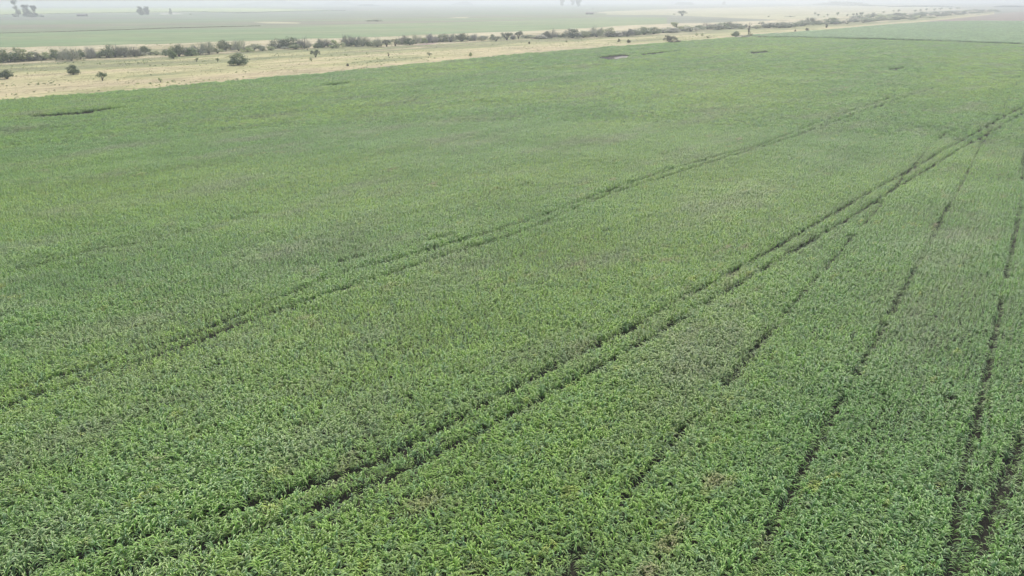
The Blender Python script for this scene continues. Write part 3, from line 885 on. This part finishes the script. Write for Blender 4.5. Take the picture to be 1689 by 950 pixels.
branches(V, F, Vector((0, 0, H * 0.45)), Vector((0.4, 0.2, 0.9)).normalized(), H * 0.22, H * 0.013, 3, rnd)
mesh_obj("trunk", V, F, M['dead_bark'], dt)
V, F = [], []
leaf_cloud(V, F, [((0, 0, H * z), H * r) for z, r in ((0.12, 0.06), (0.25, 0.09), (0.38, 0.12), (0.5, 0.11), (0.6, 0.07))], 900, H * 0.022, rnd)
mesh_obj("climber", V, F, M['rust'], dt)

# eucalypts and other far trees
def far_tree(name, px, py, w, h, label, mk='eucalypt', form='tall', seed=1, trunk_frac=0.3, group=None):
    p = G(px, py, 0.05); s = scale_at(p)
    rnd = random.Random(seed)
    W, H = w * s, h * s
    root = empty(name, p, label, "tree", group)
    V, F, TV, TF, cs = [], [], [], [], []
    tube(TV, TF, (0, 0, 0), (rnd.uniform(-.02, .02) * H, 0, H * 0.55), H * 0.022, H * 0.014, 6)
    nc = 18 if form != 'dense' else 34
    for i in range(nc):
        t = rnd.random()
        z = H * (trunk_frac + (0.94 - trunk_frac) * t)
        if form == 'tall': env = W * 0.5 * (0.55 + 0.4 * math.sin(t * 3.0))
        elif form == 'cone': env = W * 0.5 * (0.2 + 0.8 * t)          # wider above, narrow below
        else: env = W * 0.5 * (0.95 - 0.25 * t * t)
        a = rnd.uniform(0, 6.283); r = env * rnd.uniform(0.3, 0.85)
        cr = W * rnd.uniform(0.17, 0.26)
        c = (r * math.cos(a), r * math.sin(a), min(z, H - cr * 0.5))
        cs.append((c, cr))
        if i < 9: tube(TV, TF, (0, 0, c[2] * 0.62 * (0.55 / 0.62)), c, H * 0.009, H * 0.003, 4)
    leaf_cloud(V, F, cs, 3600 if form != 'tall' else 1800, W * 0.04, rnd)
    mesh_obj("crown", V, F, M[mk], root); mesh_obj("trunk", TV, TF, M['bark'], root)
    return root
far_tree("tall_tree", 31, 28, 14, 26.5, "tallest open-crowned tree of the far group at upper left", form='tall', seed=3, trunk_frac=0.2)
far_tree("dense_tree", 45.5, 28, 14, 19, "dense rounded tree in the middle of the far upper left group", form='dense', seed=4, trunk_frac=0.08)
far_tree("dense_tree", 58, 28, 11, 18, "dense narrow tree at the right of the far upper left group", form='dense', seed=5, trunk_frac=0.08)
for px, py, w, h, lab in ((25, 28, 9, 5, "low bush at the left foot of the tallest far tree"), (52, 28.4, 22, 5, "low bush under the two dense far trees"), (69, 28, 9, 3, "small low bush right of the far upper left trees")):
    place_bush('bush', px, py, w, h, 'low', 'eucalypt', lab, 'bush', z=0.05)
far_tree("dense_tree", 232.5, 25, 11, 13.5, "left dense square tree of the far pair near the pond", form='dense', seed=7, trunk_frac=0.05)
far_tree("dense_tree", 242.5, 25, 11, 13.5, "right dense square tree of the far pair near the pond", form='dense', seed=8, trunk_frac=0.05)
far_tree("small_tree", 281.5, 23.2, 5.5, 8.5, "small tree standing at the white pond", form='dense', seed=9, trunk_frac=0.1)
place_bush('bush', 314, 24.4, 4, 2, 'low', 'dark', "tiny dark bush right of the white pond", 'bush', z=0.05)
far_tree("tall_tree", 927, 11.3, 11, 12.2, "left tall tree cut off by the top of the photo", form='cone', seed=10, trunk_frac=0.25)
far_tree("tall_tree", 944.5, 10.5, 10, 11, "middle tall tree of those cut off by the photo top", form='cone', seed=11, trunk_frac=0.25)
far_tree("tall_tree", 954, 12, 13, 12.8, "right tall tree of those cut off by the photo top", form='cone', seed=12, trunk_frac=0.25)
place_bush('spreading_tree', 1125, 26.3, 17, 8, 'umbrella', 'dark', "spreading dark tree alone in the pale far field", 'tree', z=0.05)
place_bush('bush', 1112, 24.3, 4, 2.2, 'low', 'dark', "tiny bush left of the lone spreading tree", 'bush', z=0.05)
far_tree("small_tree", 1193.5, 8.6, 6, 6.4, "small pointed tree near the horizon above the dead tree", form='dense', seed=13, trunk_frac=0.05)
place_bush('bush', 880, 10.4, 5, 1.4, 'low', 'eucalypt', "faint pale thicket far away left of the tall trees", 'bush', z=0.05)
place_bush('thicket', 623, 35.2, 22, 2.8, 'low', 'dark', "right dark reed thicket on the stubble field", 'bush', z=0.09)
place_bush('thicket', 607, 35.2, 13, 1.8, 'low', 'dark', "left dark reed thicket on the stubble field", 'bush', z=0.09)
place_bush('bush', 543, 7.0, 4, 1.8, 'low', 'dark', "tiny dark bush below the far horizon wood", 'bush', z=0.05)

# low dark hedgerow lines on the far plain, and woods at the horizon
def strip_leaves(name, pts, hpx, mk, label, cat, n, z0=0.05, depth=6.0, seed=1, kind=None, arch=False, size=0.35, ragged=0.4):
    rnd = random.Random(seed)
    P = [G(x, y, z0) for x, y in pts]
    org = P[0].copy()
    V, F = [], []
    seg = [(P[i], P[i + 1]) for i in range(len(P) - 1)]
    tot = sum((b - a).length for a, b in seg)
    for i in range(n):
        u = rnd.random() * tot; acc = 0
        for a, b in seg:
            L = (b - a).length
            if u <= acc + L: break
            acc += L
        f = (u - acc) / L
        p = a.lerp(b, f)
        s = scale_at(p)
        hh = hpx * s * (1 - ragged + ragged * float(value_noise(np.array([u]), np.array([0.0]), hpx * s * 2.0, seed)[0]) * 1.6)
        if arch: hh *= max(0.15, math.sin(math.pi * u / tot) ** 0.5)
        c = p - org + Vector((rnd.uniform(-1, 1) * depth, rnd.uniform(-1, 1) * depth, hh * rnd.random() ** 0.7))
        d = Vector((rnd.gauss(0, 1), rnd.gauss(0, 1), rnd.gauss(0, 1))).normalized()
        q = d.orthogonal().normalized(); w = d.cross(q)
        sz = size * s * rnd.uniform(0.6, 1.4)
        c.z = max(c.z, sz * 0.6)
        i0 = len(V)
        V += [tuple(c - q * sz), tuple(c - w * sz), tuple(c + q * sz), tuple(c + w * sz)]
        F.append((i0, i0 + 1, i0 + 2, i0 + 3))
    o = mesh_obj(name, V, F, M[mk])
    o.location = org
    return tag(o, label, cat, kind=kind)
strip_leaves("hedgerow", [(0, 24.4), (130, 22.2), (225, 20.5), (300, 19.6), (400, 21)], 1.0, 'dark', "thin dark hedge line below the lime green field", "hedge", 5000, seed=2, depth=2)
strip_leaves("hedgerow", [(390, 21.6), (430, 20.6), (500, 18.6), (570, 17.6)], 1.0, 'dark', "thin dark hedge line right of the pond", "hedge", 3000, seed=3, depth=2)
strip_leaves("ditch_scrub", [(-40, 56), (60, 53.5), (180, 50), (300, 46), (430, 43)], 0.8, 'rust', "thin reddish brown line of scrub across the stubble field", "hedge", 4500, seed=4, depth=1, z0=0.1)
for i, (pts, hp, lab) in enumerate([
    ([(393, 9.4), (440, 9.0), (498, 8.8)], 7.0, "longest grey wood on the horizon at left"),
    ([(536, 8.2), (592, 8.2)], 5.6, "second grey wood on the horizon from the left"),
    ([(594, 10.2), (622, 10.0)], 2.8, "pale low copse just below the horizon woods"),
    ([(750, 8.2), (776, 8.2)], 5.2, "small wood on the horizon left of the tall trees"),
    ([(1118, 8.0), (1140, 8.0)], 5.6, "small wood on the horizon right of the tall trees"),
    ([(1345, 8.2), (1365, 8.6), (1400, 9.6), (1430, 10.4), (1465, 10.2)], 6.0, "broad blue grey wood at upper right"),
    ([(1470, 11.2), (1530, 11.2), (1560, 11)], 1.8, "faint line of trees right of the broad wood"),
    ([(1649, 12.0), (1680, 11.8)], 3.2, "small dark copse beyond the ploughed field"),
    ([(1684, 11.8), (1740, 11.5)], 2.6, "copse at the right edge of the photo")]):
    strip_leaves("distant_wood", pts, hp, 'eucalypt', lab, "wood", 3500, seed=30 + i, kind='stuff', arch=True, size=0.5, depth=25)

# ------------------------------------------------------------------ far buildings
def bx(lo, hi):
    (x0, y0, z0), (x1, y1, z1) = lo, hi
    v = [(x0, y0, z0), (x1, y0, z0), (x1, y1, z0), (x0, y1, z0), (x0, y0, z1), (x1, y0, z1), (x1, y1, z1), (x0, y1, z1)]
    f = [(0, 3, 2, 1), (4, 5, 6, 7), (0, 1, 5, 4), (1, 2, 6, 5), (2, 3, 7, 6), (3, 0, 4, 7)]
    return v, f
def shed(px, py, w, h, label):
    p = G(px, py, 0.05); s = scale_at(p); W, H, D = w * s, h * s, w * s * 0.4
    root = empty("shed", p, label, "shed")
    v, f = bx((-W / 2 * .94, 0, 0), (W / 2 * .94, D, H * .55)); mesh_obj("wall", v, f, M['shed_wall'], root)
    e = H * .53
    v = [(-W/2, -.3, e), (W/2, -.3, e), (W/2, D+.3, e), (-W/2, D+.3, e), (-W/2*.96, D/2, H), (W/2*.96, D/2, H)]
    mesh_obj("roof", v, [(0, 1, 5, 4), (2, 3, 4, 5), (1, 2, 5), (3, 0, 4), (0, 3, 2, 1)], M['roof'], root)
    for k in (-.25, .2):
        v, f = bx((W * k - W * .07, -.06, 0.02), (W * k + W * .07, -.01, H * .42)); mesh_obj("door", v, f, M['dark_door'], root)
shed(134, 27, 16, 3.6, "long low dark shed on the plain at upper left")
shed(972.5, 23.8, 13.5, 3.4, "long low dark shed under the tall trees with a windmill")
p = G(977.5, 22.6, 0.05); s = scale_at(p); H = 9 * s
wm = empty("windmill", p, "faint thin lattice windmill standing behind the far shed", "windmill")
V, F = [], []
for a in range(4):
    c, d = math.cos(a * 1.571 + .78), math.sin(a * 1.571 + .78)
    tube(V, F, (c * H * .08, d * H * .08, 0), (0, 0, H * .9), .08, .05, 4)
for zz in (.25, .5, .7):
    r = .08 * (1 - zz) * H
    for a in range(4):
        c, d = math.cos(a * 1.571 + .78), math.sin(a * 1.571 + .78); c2, d2 = math.cos(a * 1.571 + 2.35), math.sin(a * 1.571 + 2.35)
        tube(V, F, (c * r, d * r, zz * H), (c2 * r, d2 * r, zz * H), .04, .04, 4)
mesh_obj("tower", V, F, M['steel'], wm)
V, F = [], []
for a in range(12):
    t0 = a * math.pi / 6; i0 = len(V); r0, r1_ = .2, H * .1
    V += [(r0 * math.cos(t0), -.4, H * .9 + r0 * math.sin(t0)), (r1_ * math.cos(t0), -.35, H * .9 + r1_ * math.sin(t0)),
          (r1_ * math.cos(t0 + .35), -.5, H * .9 + r1_ * math.sin(t0 + .35)), (r0 * math.cos(t0 + .35), -.5, H * .9 + r0 * math.sin(t0 + .35))]
    F.append((i0, i0 + 1, i0 + 2, i0 + 3))
mesh_obj("rotor", V, F, M['steel'], wm)
V, F = [], []
tube(V, F, (0, -.4, H * .9), (0, H * .1, H * .9), .05, .05, 4)
i0 = len(V); V += [(0.03, H * .08, H * .87), (0.03, H * .15, H * .85), (0.03, H * .15, H * .95), (0.03, H * .08, H * .93)]; F.append((i0, i0 + 1, i0 + 2, i0 + 3))
mesh_obj("tail_vane", V, F, M['steel'], wm)
